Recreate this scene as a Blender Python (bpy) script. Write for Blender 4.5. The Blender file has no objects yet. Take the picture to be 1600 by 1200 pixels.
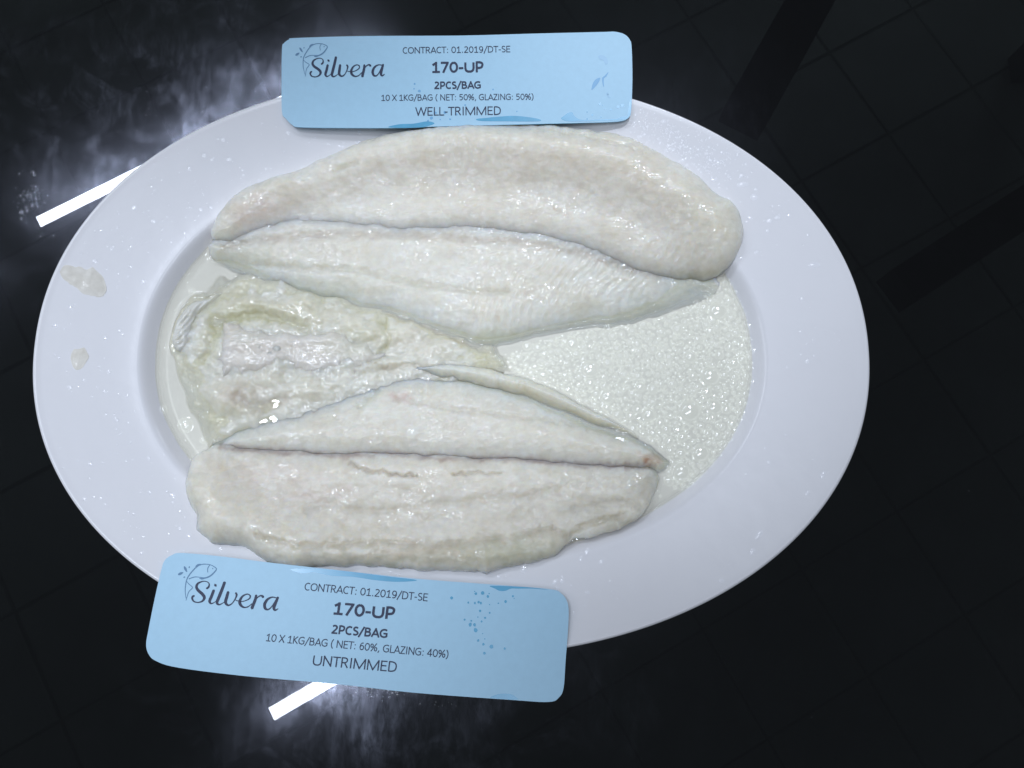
import bpy, math, random
import numpy as np
from mathutils import Matrix, Vector
random.seed(7); rng = np.random.RandomState(7)
S = bpy.context.scene
COL = S.collection

# ------------------------------------------------------------------ camera
T, CH, CX, CY, ROLL = 0.2094, 0.4072, 0.0290, -0.1012, 0.0073
FPX = 1293.0
fwd = np.array([0, math.sin(T), -math.cos(T)]); R0 = np.array([1., 0, 0]); U0 = np.array([0, math.cos(T), math.sin(T)])
RX = math.cos(ROLL)*R0 + math.sin(ROLL)*U0
UX = -math.sin(ROLL)*R0 + math.cos(ROLL)*U0
CAM = np.array([CX, CY, CH])
cd = bpy.data.cameras.new('camera'); cam = bpy.data.objects.new('camera', cd); COL.objects.link(cam)
cd.sensor_width = 36; cd.lens = 36*FPX/1600; cd.clip_start = 0.01; cd.clip_end = 100
cam.matrix_world = Matrix(((RX[0], UX[0], -fwd[0], CX), (RX[1], UX[1], -fwd[1], CY), (RX[2], UX[2], -fwd[2], CH), (0, 0, 0, 1)))
S.camera = cam

def rays(p):
    p = np.atleast_2d(np.asarray(p, float))
    u = (p[:, 0]-800)/FPX; v = -(p[:, 1]-600)/FPX
    return fwd[None]+u[:, None]*RX[None]+v[:, None]*UX[None]
def onz(p, z):
    d = rays(p); k = (z-CH)/d[:, 2]
    return CAM[None]+k[:, None]*d
def topx(x, y, z):
    d = np.stack([x-CX, y-CY, z-CH], -1); w = d@fwd
    return 800+FPX*(d@RX)/w, 600-FPX*(d@UX)/w

# ------------------------------------------------------------------ light
S.view_settings.view_transform = 'Standard'; S.view_settings.look = 'None'
S.view_settings.exposure = -0.07; S.view_settings.gamma = 1.0; S.view_settings.use_curve_mapping = False
W = bpy.data.worlds.new('World'); S.world = W; W.use_nodes = True
bg = W.node_tree.nodes['Background']; bg.inputs[0].default_value = (0.80, 0.88, 1.0, 1); bg.inputs[1].default_value = 0.17
LAMP_H = 1.25
def mirror_point(px, h):
    d = rays([px])[0]; k = -CH/d[2]; q = CAM+k*d
    d2 = np.array([d[0], d[1], -d[2]]); return q+d2*(h/d2[2])
def tube_lamp(a, b, width, watt, name):
    a = Vector(a); b = Vector(b); L = (b-a).length
    ld = bpy.data.lights.new(name, 'AREA'); ld.shape = 'RECTANGLE'; ld.size = L; ld.size_y = width
    ld.energy = watt; ld.color = (0.79, 0.86, 1.0)
    o = bpy.data.objects.new(name, ld); COL.objects.link(o)
    x = (b-a).normalized(); z = Vector((0, 0, 1)); y = z.cross(x).normalized(); z = x.cross(y)
    o.matrix_world = Matrix(((x.x, y.x, z.x, (a.x+b.x)/2), (x.y, y.y, z.y, (a.y+b.y)/2), (x.z, y.z, z.z, (a.z+b.z)/2), (0, 0, 0, 1)))
    return o
ta = mirror_point((60, 347), LAMP_H); tb = mirror_point((640, 59), LAMP_H)
tdir = (tb-ta)/np.linalg.norm(tb-ta); TL = .82; TW = .026; tb = ta+tdir*TL
tc = mirror_point((424, 1116), LAMP_H); td = tc+tdir*TL
te = mirror_point((1500, -420), LAMP_H); tg = te+tdir*TL
tube_lamp(ta, tb, TW, 6.0, 'ceiling_or_added_tube')
tube_lamp(tc, td, TW, 4.0, 'ceiling_or_added_tube')
tube_lamp(te, tg, TW, 5.0, 'ceiling_or_added_tube')  # unseen tube, added to brighten from the upper right
tube_lamp(ta-tdir*(TL+.15), ta-tdir*.15, TW, 4.0, 'ceiling_or_added_tube')  # another unseen tube, added in line with the first for brightness
def added_spot(px_pos, h, px_aim, rad, watt, name='added_fill_spot'):  # spot lamp added out of view to brighten one side of the plate
    p = Vector(mirror_point(px_pos, h)); t = Vector(onz([px_aim], .015)[0]); d = t-p
    ld = bpy.data.lights.new(name, 'SPOT'); ld.energy = watt; ld.color = (0.81, 0.875, 1.0); ld.shadow_soft_size = .035
    ld.spot_size = 2*math.atan(rad/d.length); ld.spot_blend = 1.0
    o = bpy.data.objects.new(name, ld); COL.objects.link(o); o.location = p; o.rotation_euler = d.to_track_quat('-Z', 'Y').to_euler()
added_spot((960, 330), 1.6, (1030, 240), .215, 58)
added_spot((450, 672), 1.6, (320, 650), .215, 42)
# ------------------------------------------------------------------ helpers
def tag(o, label=None, cat=None, group=None, kind=None):
    if label: o['label'] = label
    if cat: o['category'] = cat
    if group: o['group'] = group
    if kind: o['kind'] = kind
    return o
def empty(name, loc=(0, 0, 0)):
    o = bpy.data.objects.new(name, None); o.location = loc; o.empty_display_size = 0.02; COL.objects.link(o); return o
def mesh_obj(name, V, F, mat, parent=None, smooth=True, col=None):
    me = bpy.data.meshes.new(name)
    V = np.asarray(V, float)
    if parent is not None and parent.type == 'EMPTY': V = V-np.array(parent.location)[None]
    me.from_pydata(V.tolist(), [], F if isinstance(F, list) else F.tolist())
    if smooth: me.polygons.foreach_set('use_smooth', [True]*len(me.polygons))
    if col is not None:
        a = me.color_attributes.new('tint', 'FLOAT_COLOR', 'POINT')
        c = np.ones((len(V), 4), np.float32); c[:, :3] = col; a.data.foreach_set('color', c.ravel())
    me.materials.append(mat); me.update()
    o = bpy.data.objects.new(name, me); COL.objects.link(o)
    if parent is not None: o.parent = parent
    return o
def grid_faces(n, m, off=0, flip=False, wrap=False):
    i = np.arange(n-1)[:, None]; j = np.arange(m if wrap else m-1)[None]
    j2 = (j+1) % m
    a = i*m+j; b = (i+1)*m+j; c = (i+1)*m+j2; d = i*m+j2
    f = np.stack([a, b, c, d], -1).reshape(-1, 4)+off
    return f[:, ::-1] if flip else f
def vnoise(x, y, seed):
    xi = np.floor(x).astype(np.int64); yi = np.floor(y).astype(np.int64); fx = x-xi; fy = y-yi
    fx = fx*fx*fx*(fx*(fx*6-15)+10); fy = fy*fy*fy*(fy*(fy*6-15)+10)
    def h(a, b):
        n = (a*374761393+b*668265263+seed*1442695041) & 0xffffffff
        n = ((n ^ (n >> 13))*1274126177) & 0xffffffff
        n = ((n ^ (n >> 16))*2246822519) & 0xffffffff
        return ((n ^ (n >> 15)) & 0xffff)/32767.5-1
    return (h(xi, yi)*(1-fx)+h(xi+1, yi)*fx)*(1-fy)+(h(xi, yi+1)*(1-fx)+h(xi+1, yi+1)*fx)*fy
def fbm(x, y, seed, oct=4, gain=.5):
    s = 0; a = 1
    for k in range(oct):
        s = s+a*vnoise(x*2**k+17.3*k, y*2**k-9.1*k, seed+k); a *= gain
    return s
def smooth(e0, e1, x):
    t = np.clip((x-e0)/(e1-e0), 0, 1); return t*t*(3-2*t)
def crom(P, n=8, closed=False):
    P = np.asarray(P, float); N = len(P); out = []
    rngk = range(N) if closed else range(N-1)
    for k in rngk:
        if closed: p0, p1, p2, p3 = P[k-1], P[k], P[(k+1) % N], P[(k+2) % N]
        else: p0, p1, p2, p3 = P[max(k-1, 0)], P[k], P[k+1], P[min(k+2, N-1)]
        for i in range(n):
            t = i/n
            out.append(.5*((2*p1)+(-p0+p2)*t+(2*p0-5*p1+4*p2-p3)*t*t+(-p0+3*p1-3*p2+p3)*t**3))
    if not closed: out.append(P[-1])
    return np.array(out)
def segdist(px, py, poly):
    d = np.full(px.shape, 1e9)
    for a, b in zip(poly[:-1], poly[1:]):
        ab = b-a; L = (ab**2).sum()+1e-18
        t = np.clip(((px-a[0])*ab[0]+(py-a[1])*ab[1])/L, 0, 1)
        d = np.minimum(d, (px-a[0]-t*ab[0])**2+(py-a[1]-t*ab[1])**2)
    return np.sqrt(d)

# ------------------------------------------------------------------ materials
def new_mat(name):
    m = bpy.data.materials.new(name); m.use_nodes = True; nt = m.node_tree; nt.nodes.clear()
    out = nt.nodes.new('ShaderNodeOutputMaterial'); return m, nt, out
def N(nt, typ, **kw):
    n = nt.nodes.new(typ)
    for k, v in kw.items(): setattr(n, k, v)
    return n
def math_node(nt, op, a, b=None, clamp=False):
    n = N(nt, 'ShaderNodeMath', operation=op); n.use_clamp = clamp
    for i, v in enumerate((a, b)):
        if v is None: continue
        if isinstance(v, (int, float)): n.inputs[i].default_value = v
        else: nt.links.new(v, n.inputs[i])
    return n.outputs[0]
def schlick(nt, f0, normal=None):
    lw = N(nt, 'ShaderNodeLayerWeight'); lw.inputs['Blend'].default_value = .5
    if normal is not None: nt.links.new(normal, lw.inputs['Normal'])
    p = math_node(nt, 'POWER', lw.outputs['Facing'], 5.0)
    return math_node(nt, 'ADD', math_node(nt, 'MULTIPLY', p, 1-f0), f0, True)
def noise(nt, scale, detail=4, rough=.5, vec=None, dist=0):
    n = N(nt, 'ShaderNodeTexNoise'); n.inputs['Scale'].default_value = scale; n.inputs['Detail'].default_value = detail
    n.inputs['Roughness'].default_value = rough; n.inputs['Distortion'].default_value = dist
    if vec is not None: nt.links.new(vec, n.inputs['Vector'])
    return n.outputs['Fac']
def ramp(nt, fac, a, b, c0=(0, 0, 0, 1), c1=(1, 1, 1, 1)):
    r = N(nt, 'ShaderNodeValToRGB'); r.color_ramp.elements[0].position = a; r.color_ramp.elements[1].position = b
    r.color_ramp.elements[0].color = c0; r.color_ramp.elements[1].color = c1
    nt.links.new(fac, r.inputs[0]); return r.outputs[0]
def objco(nt, scale=None):
    tc_ = N(nt, 'ShaderNodeTexCoord'); v = tc_.outputs['Object']
    if scale:
        mp = N(nt, 'ShaderNodeMapping'); mp.inputs['Scale'].default_value = scale[:3]
        if len(scale) > 3: mp.inputs['Rotation'].default_value = (0, 0, scale[3])
        nt.links.new(v, mp.inputs['Vector']); v = mp.outputs[0]
    return v
def bump(nt, h, strength, dist, prev=None):
    b = N(nt, 'ShaderNodeBump'); b.inputs['Strength'].default_value = strength; b.inputs['Distance'].default_value = dist
    nt.links.new(h, b.inputs['Height'])
    if prev is not None: nt.links.new(prev, b.inputs['Normal'])
    return b.outputs[0]

def mat_flesh(name, rough=.42, sss=1.0, coat=1.0, bumpk=1.0):
    m, nt, out = new_mat(name); L = nt.links
    p = N(nt, 'ShaderNodeBsdfPrincipled')
    at = N(nt, 'ShaderNodeAttribute', attribute_name='tint')
    v = objco(nt)
    n1 = noise(nt, 260, 5, .6, v)
    c = ramp(nt, n1, .3, .7, (.91, .90, .88, 1), (1.05, 1.05, 1.05, 1))
    mx = N(nt, 'ShaderNodeMix', data_type='RGBA', blend_type='MULTIPLY'); mx.inputs[0].default_value = 1
    L.new(at.outputs['Color'], mx.inputs[6]); L.new(c, mx.inputs[7]); L.new(mx.outputs[2], p.inputs['Base Color'])
    p.inputs['Roughness'].default_value = rough; p.inputs['IOR'].default_value = 1.36
    p.inputs['Subsurface Weight'].default_value = sss
    p.inputs['Subsurface Radius'].default_value = (1.0, .8, .55); p.inputs['Subsurface Scale'].default_value = .0135
    b = bump(nt, noise(nt, 420, 4, .6, v), .30*bumpk, .0003)
    b = bump(nt, noise(nt, 1300, 3, .6, v), .35*bumpk, .0001, b)
    L.new(b, p.inputs['Normal'])
    p.inputs['Coat Weight'].default_value = coat; cw = math_node(nt, 'MULTIPLY', ramp(nt, noise(nt, 75, 3, .6, v), .40, .62), coat); L.new(cw, p.inputs['Coat Weight']); p.inputs['Coat Roughness'].default_value = .15; p.inputs['Coat IOR'].default_value = 1.4
    cb = bump(nt, noise(nt, 330, 1.6, .5, v), 1.0*bumpk, .0010)
    L.new(cb, p.inputs['Coat Normal'])
    L.new(p.outputs[0], out.inputs[0]); return m
def mat_wet(name, f0=.03, tint=(.97, .98, .95), diff=None, dfac=0.0, bumpv=None, rough=.02, depth=False):
    m, nt, out = new_mat(name); L = nt.links
    tr = N(nt, 'ShaderNodeBsdfTransparent'); tr.inputs[0].default_value = tint+(1,)
    body = tr.outputs[0]
    nrm = None
    if bumpv: nrm = bump(nt, noise(nt, bumpv[0], 3, .5, objco(nt)), bumpv[1], bumpv[2])
    if dfac > 0:
        df = N(nt, 'ShaderNodeBsdfDiffuse'); df.inputs[0].default_value = diff+(1,)
        mx = N(nt, 'ShaderNodeMixShader'); mx.inputs[0].default_value = dfac
        if depth:
            at = N(nt, 'ShaderNodeAttribute', attribute_name='tint'); sp = N(nt, 'ShaderNodeSeparateColor'); L.new(at.outputs['Color'], sp.inputs[0])
            L.new(math_node(nt, 'MULTIPLY', sp.outputs[0], dfac), mx.inputs[0])
        L.new(body, mx.inputs[1]); L.new(df.outputs[0], mx.inputs[2]); body = mx.outputs[0]
    g = N(nt, 'ShaderNodeBsdfGlossy'); g.inputs['Roughness'].default_value = rough
    if nrm is not None: L.new(nrm, g.inputs['Normal'])
    mx = N(nt, 'ShaderNodeMixShader'); L.new(schlick(nt, f0, nrm), mx.inputs[0])
    L.new(body, mx.inputs[1]); L.new(g.outputs[0], mx.inputs[2]); L.new(mx.outputs[0], out.inputs[0]); return m
def mat_film(name, gloss, rough, tint=(1, 1, 1)):
    m, nt, out = new_mat(name); L = nt.links
    tr = N(nt, 'ShaderNodeBsdfTransparent'); tr.inputs[0].default_value = tint+(1,)
    g = N(nt, 'ShaderNodeBsdfGlossy'); g.inputs['Roughness'].default_value = rough; g.inputs[0].default_value = (gloss, gloss, gloss, 1)
    ad = N(nt, 'ShaderNodeAddShader'); L.new(tr.outputs[0], ad.inputs[0]); L.new(g.outputs[0], ad.inputs[1]); L.new(ad.outputs[0], out.inputs[0]); return m
def mat_plain(name, col, rough=.5, spec=.5, nscale=None, namt=.06, bmp=None):
    m, nt, out = new_mat(name); L = nt.links
    p = N(nt, 'ShaderNodeBsdfPrincipled'); p.inputs['Roughness'].default_value = rough
    p.inputs['Specular IOR Level'].default_value = spec
    if nscale:
        v = objco(nt); f = noise(nt, nscale, 5, .6, v)
        c = ramp(nt, f, .25, .75, tuple(x*(1-namt) for x in col)+(1,), tuple(min(1, x*(1+namt)) for x in col)+(1,))
        L.new(c, p.inputs['Base Color'])
        if bmp: L.new(bump(nt, noise(nt, bmp[0], 3, .5, v), bmp[1], bmp[2]), p.inputs['Normal'])
    else: p.inputs['Base Color'].default_value = col+(1,)
    L.new(p.outputs[0], out.inputs[0]); return m

M_FLESH = mat_flesh('wet_white_flesh')
M_MEMB = mat_flesh('pearly_membrane', .22, .35, 1.0, .7)
M_FAT = mat_flesh('belly_fat', .3, .6, 1.0, .6)
M_SCRAP = mat_flesh('flesh_smear', .5, 0.0, .12, .3)
M_PLATE = mat_plain('white_glazed_china', (.80, .80, .82), .22, .5, 40, .012, (90, .12, .0006))
M_LIQ = mat_wet('cloudy_glaze_water', .028, (.993, .988, .935), (.94, .92, .80), .62, (60, .25, .002), .02, True)
M_BUB = mat_film('bubble_film', .13, .14, (.975, .978, .968))
M_FOAM = mat_film('fine_bubble_film', .19, .14, (.955, .96, .945))
M_DROP = mat_film('clear_water', .085, .13, (.97, .972, .978))
M_CARD = mat_plain('pale_blue_card', (.40, .65, .82), .42, .35, 300, .03, (900, .08, .0003))
M_CARDE = mat_plain('wet_blue_card', (.11, .40, .62), .25, .5, 200, .08)
M_INK = mat_plain('dark_ink', (.028, .040, .085), .5, .3)
M_INKL = mat_plain('grey_blue_ink', (.13, .26, .42), .5, .3)
M_BAR = mat_plain('black_steel', (.05, .053, .054), .5, .5, 60, .1)
M_TILE = mat_plain('grey_floor_tile', (.20, .215, .21), .4, .4, 9, .22)
M_GROUT = mat_plain('tile_grout', (.158, .17, .166), .9, .2, 50, .2)

def mat_glass_top():
    m, nt, out = new_mat('smoked_glass_face'); L = nt.links
    tr = N(nt, 'ShaderNodeBsdfTransparent'); tr.inputs[0].default_value = (.155, .175, .17, 1)
    v = objco(nt)
    # greasy smear film: broad clouds broken by wiping streaks
    n1 = noise(nt, 15, 5, .58, v, .3)
    n2 = noise(nt, 1.0, 5, .7, objco(nt, (60, 17, 1, .7)), .3)
    n3 = noise(nt, 1.0, 4, .6, objco(nt, (30, 30, 1, .2)), 1.5)
    sm = math_node(nt, 'MULTIPLY', ramp(nt, n1, .44, .72), ramp(nt, n2, .30, .75))
    sm = math_node(nt, 'ADD', sm, math_node(nt, 'MULTIPLY', ramp(nt, n3, .52, .76), .35))
    n4 = noise(nt, 1.0, 6, .7, objco(nt, (260, 110, 1, .7)), .25)
    sm = math_node(nt, 'MULTIPLY', sm, math_node(nt, 'ADD', math_node(nt, 'MULTIPLY', ramp(nt, n4, .38, .66), .8), .2))
    def spot(px, rad):
        q = onz([px], 0)[0]; d = N(nt, 'ShaderNodeVectorMath', operation='DISTANCE'); L.new(N(nt, 'ShaderNodeNewGeometry').outputs['Position'], d.inputs[0]); d.inputs[1].default_value = tuple(q)
        return math_node(nt, 'POWER', math_node(nt, 'SUBTRACT', 1.0, math_node(nt, 'DIVIDE', d.outputs['Value'], rad), True), .8)
    cov = math_node(nt, 'ADD', math_node(nt, 'ADD', spot((240, 200), .15), spot((600, 1120), .13)), .06, True)
    sm = math_node(nt, 'MULTIPLY', sm, cov)
    g2 = N(nt, 'ShaderNodeBsdfGlossy'); g2.inputs['Roughness'].default_value = .27; g2.inputs[0].default_value = (.68, .75, 1, 1)
    mx1 = N(nt, 'ShaderNodeMixShader'); L.new(math_node(nt, 'MULTIPLY', sm, .020, True), mx1.inputs[0])
    L.new(tr.outputs[0], mx1.inputs[1]); L.new(g2.outputs[0], mx1.inputs[2])
    g3 = N(nt, 'ShaderNodeBsdfGlossy'); g3.inputs['Roughness'].default_value = .15; g3.inputs[0].default_value = (.78, .82, 1, 1)
    mx2 = N(nt, 'ShaderNodeMixShader'); L.new(math_node(nt, 'ADD', math_node(nt, 'MULTIPLY', sm, .15), .012, True), mx2.inputs[0])
    L.new(mx1.outputs[0], mx2.inputs[1]); L.new(g3.outputs[0], mx2.inputs[2])
    g = N(nt, 'ShaderNodeBsdfGlossy'); g.inputs['Roughness'].default_value = .004
    mx = N(nt, 'ShaderNodeMixShader'); L.new(schlick(nt, .030), mx.inputs[0])
    L.new(mx2.outputs[0], mx.inputs[1]); L.new(g.outputs[0], mx.inputs[2]); L.new(mx.outputs[0], out.inputs[0]); return m
def mat_glass_body():
    m, nt, out = new_mat('smoked_glass_body')
    tr = N(nt, 'ShaderNodeBsdfTransparent'); tr.inputs[0].default_value = (.46, .49, .48, 1)
    nt.links.new(tr.outputs[0], out.inputs[0]); return m

# ------------------------------------------------------------------ floor, table
def box(cx, cy, cz, sx, sy, sz, rz=0):
    c, s = math.cos(rz), math.sin(rz); V = []
    for z in (-1, 1):
        for y in (-1, 1):
            for x in (-1, 1):
                X, Y = x*sx/2, y*sy/2; V.append((cx+c*X-s*Y, cy+s*X+c*Y, cz+z*sz/2))
    F = [[0, 2, 3, 1], [4, 5, 7, 6], [0, 1, 5, 4], [2, 6, 7, 3], [0, 4, 6, 2], [1, 3, 7, 5]]
    return V, F
ZF = -0.72
fv, ff = box(0, 0, ZF-.0525, 8, 8, .1)
floor = tag(mesh_obj('floor', fv, ff, M_GROUT, smooth=False), kind='structure')
ang = math.atan2(tdir[1], tdir[0]); TS = .155
def tile_mesh():
    h = TS/2-.0013; b = .0018; z0, z1 = -.0018, .0; V = []; 
    for (e, z) in ((h, z0), (h, z1-.0015), (h-b, z1)):
        V += [(-e, -e, z), (e, -e, z), (e, e, z), (-e, e, z)]
    F = [[8, 9, 10, 11]]
    for k in (0, 4):
        for i in range(4): F.append([k+i, k+(i+1) % 4, k+4+(i+1) % 4, k+4+i])
    me = bpy.data.meshes.new('tile'); me.from_pydata(V, [], F); me.materials.append(M_TILE); return me
tm = tile_mesh(); ca, sa = math.cos(ang), math.sin(ang)
for i in range(-9, 10):
    for j in range(-9, 10):
        x = i*TS+.03; y = j*TS+.05; X = ca*x-sa*y+.02; Y = sa*x+ca*y+.05
        if abs(X) > 1.05 or abs(Y-.05) > .85: continue
        o = bpy.data.objects.new('tile', tm); COL.objects.link(o); o.parent = floor
        o.location = (X, Y, ZF-.0005+random.uniform(-.0006, .0006)); o.rotation_euler = (random.uniform(-.002, .002), random.uniform(-.002, .002), ang)

table = tag(empty('glass_table', (0, 0, ZF)), 'smoked black glass table top with greasy smears under the plate', 'table')
tv, tf = box(0, .03, -.005, 1.7, 1.3, .010)
tt = mesh_obj('table_top', tv, tf, mat_glass_top(), table, smooth=False)
tt.data.materials.append(mat_glass_body())
for p_ in tt.data.polygons: p_.material_index = 0 if p_.normal.z > .5 else 1
def bar(pa, pb, w, z):
    a = onz([pa], z)[0]; b = onz([pb], z)[0]; c = (a+b)/2; L = np.hypot(*(b-a)[:2]); r = math.atan2(b[1]-a[1], b[0]-a[0])
    v, f = box(c[0], c[1], z, L, w, .03, r); return mesh_obj('frame_bar', v, f, M_BAR, table, smooth=False)
bar((1400, 455), (1900, 130), .030, -.20)
bar((1300, -60), (1160, 190), .036, -.20)
for sx in (-1, 1):
    for sy in (-1, 1):
        v, f = box(sx*.80, .03+sy*.60, (ZF-.010)/2-.0053, .04, .04, -ZF-.0107); mesh_obj('leg', v, f, M_BAR, table, smooth=False)

# ------------------------------------------------------------------ plate
NE = 2.1
AR, BR, AW, BW = .2, .1438, .1540, .1052
ZFLOOR, ZSTEP, ZRIM = .0045, .0135, .0240
def selr(th, a, b):
    return 1/((np.abs(np.cos(th))/a)**NE+(np.abs(np.sin(th))/b)**NE)**(1/NE)
def plate_e(x, y):
    r = np.hypot(x, y)+1e-9; th = np.arctan2(y, x)
    rw = selr(th, AW, BW); rr = selr(th, AR, BR)
    return np.where(r < rw, (r-rw)/.05, (r-rw)/(rr-rw))      # <0 inside the well (units of 5 cm)
def prof(e):
    slope = ZFLOOR+(ZSTEP-ZFLOOR)*smooth(-.20, .02, e)
    rim = ZSTEP+(ZRIM-ZSTEP)*np.clip((e-.02)/.98, 0, 1)**1.15
    return np.where(e < .02, slope, rim)
def plate_z(x, y): return prof(plate_e(np.asarray(x, float), np.asarray(y, float)))
def plate_zs(x, y):
    e = plate_e(x, y)
    soft = ZFLOOR+(ZSTEP+.002-ZFLOOR)*smooth(-.5, .12, e)
    return np.maximum(prof(e), np.minimum(soft, ZSTEP+.003))
def make_plate():
    th = np.linspace(0, 2*np.pi, 360, endpoint=False); rw = selr(th, AW, BW); rr = selr(th, AR, BR)
    rings = []
    for k in np.concatenate([np.linspace(0.02, .6, 8), ]): rings.append((rw*k, ZFLOOR+0*th))
    for e in np.linspace(-.9, -.22, 8): rings.append((rw+e*.05, ZFLOOR+0*th))
    for e in np.linspace(-.20, .02, 14): rings.append((rw+e*.05 if e < 0 else rw+e*(rr-rw), prof(np.full(360, e))))
    for e in np.linspace(.06, .955, 18): rings.append((rw+e*(rr-rw), prof(np.full(360, e))))
    rt = .0013; zc = ZRIM-rt*1.02-.0003
    for a in np.linspace(math.pi*.56, -math.pi*.5, 12):
        rings.append((rr-rt+rt*math.cos(a), zc+rt*math.sin(a)+0*th))
    for e, dz in ((.9, .004), (.6, .0042), (.3, .0045), (.05, .005)):
        rings.append((rw+e*(rr-rw), prof(np.full(360, e))-dz))
    for k, z in ((.93, .003), (.90, .0005), (.885, 0.0003), (.87, .0008), (.85, .002), (.4, .002), (.02, .002)):
        rings.append((rw*k, z+0*th))
    V = np.concatenate([np.stack([r*np.cos(th), r*np.sin(th), z], -1) for r, z in rings])
    n = len(rings); F = grid_faces(n, 360, 0, False, True).tolist()
    V = np.vstack([V, [[0, 0, ZFLOOR], [0, 0, .002]]]); c0, c1 = len(V)-2, len(V)-1
    for j in range(360):
        F.append([c0, j, (j+1) % 360]); b = (n-1)*360; F.append([c1, b+(j+1) % 360, b+j])
    return tag(mesh_obj('oval_plate', V, F, M_PLATE), 'large white oval china plate holding both fish fillets', 'plate')
make_plate()

# ------------------------------------------------------------------ fish fillets (relief meshes with a real underside)
def lift_pts(P, lift):
    P = np.asarray(P, float); q = onz(P, .012)
    for _ in range(4):
        z = plate_zs(q[:, 0], q[:, 1])+lift; d = rays(P); k = (z-CH)/d[:, 2]; q = CAM+k[:, None]*d
    return q[:, :2]
GX0, GY0, GS, GNX, GNY = -.22, -.17, .0005, 880, 680
HF = np.zeros((GNX, GNY))
def stamp(x, y, z):
    i = np.clip(((x-GX0)/GS).astype(int), 0, GNX-1); j = np.clip(((y-GY0)/GS).astype(int), 0, GNY-1)
    np.maximum.at(HF, (i, j), z)
    for di, dj in ((1, 0), (0, 1), (1, 1)): np.maximum.at(HF, (np.clip(i+di, 0, GNX-1), np.clip(j+dj, 0, GNY-1)), z)
FLESH = np.array([.820, .770, .668])
def lobe(name, parent, mat, up, lo, H, R, nx, ny, seed, lift_u=.004, lift_l=.001, grooves=(), tints=(), hvar=None, tilt=0,
         amp=(.00028, .00006, .000015), rib=None, base=FLESH, edge=.0006, pw=.5, zoff=0.0, bumps=(), fine=1.0):
    up = lift_pts(crom(up, 6), lift_u); lo = lift_pts(crom(lo, 6), lift_l)
    e0 = (up[0]+lo[0])/2; e1 = (up[-1]+lo[-1])/2; up[0] = lo[0] = e0; up[-1] = lo[-1] = e1
    s = np.linspace(0, 1, nx); xs = e0[0]+(e1[0]-e0[0])*((1-np.cos(np.pi*s))/2*.75+s*.25)
    def curve(c):
        x = np.maximum.accumulate(c[:, 0]+np.arange(len(c))*1e-9); return np.interp(xs, x, c[:, 1])
    yu, yl = curve(up), curve(lo)
    tap = smooth(0, .03, s)*smooth(0, .03, 1-s)
    yu = yu+tap*edge*fbm(xs/.006, xs*0+seed, seed+50, 3); yl = yl+tap*edge*fbm(xs/.006, xs*0-seed, seed+60, 3)
    t = np.linspace(0, 1, ny); tt_ = (1-np.cos(np.pi*t))/2*.7+t*.3
    X = np.repeat(xs[:, None], ny, 1); Y = yl[:, None]+(yu-yl)[:, None]*tt_[None]
    bound = np.concatenate([np.stack([xs, yu], -1)[::4], np.stack([xs, yl], -1)[::-4], [[xs[0], yu[0]]]])
    D = segdist(X, Y, bound)
    D[0] = 0; D[-1] = 0; D[:, 0] = 0; D[:, -1] = 0
    q = np.clip(D/R, 0, 1); P = (1-(1-q)**2.2)**pw
    Hh = H*np.ones_like(X)
    if hvar is not None:
        hx = lift_pts(np.array([(a, 560) for a, _ in hvar]), .005)[:, 0]; Hh = H*np.interp(X, hx, [b for _, b in hvar])
    Hh = Hh*(1+tilt*(tt_[None]-.5)*2)
    h = Hh*P
    B = plate_zs(X, Y)
    px, py = topx(X, Y, B+h)
    inn = smooth(.0, .005, D)
    h = h+inn*(amp[0]*fbm(X/.010, Y/.007, seed, 3)+amp[1]*fbm(X/.0032, Y/.0022, seed+9, 3)+fine*amp[2]*fbm(X/.0010, Y/.0010, seed+21, 2))
    C = np.ones(X.shape+(3,))*base
    mott = fbm(X/.016, Y/.010, seed+31, 4)
    C = C*(1+.035*mott[..., None]*np.array([.8, 1., 1.5]))
    if rib:
        for (cx_, cy_, rx_, ry_, adeg, sp, am) in rib:
            w = np.exp(-((px-cx_)/rx_)**2-((py-cy_)/ry_)**2)
            a = math.radians(adeg); ph = (px*math.cos(a)+py*math.sin(a))/sp*2*np.pi+3.2*fbm(px/70, py/45, seed+3, 2)
            h = h+.75*inn*am*w*np.sin(ph)*(0.6+.5*fbm(px/30, py/30, seed+5, 2))
    for g in grooves:
        pl = crom(g[0], 4); dep, wid = g[1]*(.7 if name == 'back_loin' else 1), g[2]
        jx = px+3*fbm(px/14, py/14, seed+71, 3); jy = py+2.2*fbm(px/10, py/10, seed+72, 3)
        d = segdist(jx, jy, pl); m_ = np.exp(-(d/wid)**2)
        # fade the cut towards its ends
        h = h-dep*m_*smooth(0, .0015, D)
        if len(g) > 3 and g[3] is not None:
            k = (np.exp(-(d/(g[4]))**2)*g[5]*(.65+.35*fbm(px/18, py/12, seed+77, 3)))[..., None].clip(0, 1)
            C = C*(1-k)+np.array(g[3])*k
    for (bx, by, rx_, ry_, am) in bumps:
        h = h+am*np.exp(-((px-bx)/rx_)**2-((py-by)/ry_)**2)*smooth(0, .002, D)
    for (bx, by, rx_, ry_, cc, st) in tints:
        jx = px+10*fbm(px/22, py/22, seed+81, 3); jy = py+8*fbm(px/18, py/18, seed+82, 3)
        k = ((.55 if name == 'belly_flap' else 1)*st*np.exp(-((jx-bx)/rx_)**2-((jy-by)/ry_)**2))[..., None].clip(0, 1); C = C*(1-k)+np.array(cc)*k
    h = np.maximum(h, .0002*(D > 0)); Zt = B+h+zoff
    Zb = np.minimum(plate_z(X, Y)+.0003+zoff, Zt-.0001)
    stamp(X.ravel(), Y.ravel(), Zt.ravel())
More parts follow.
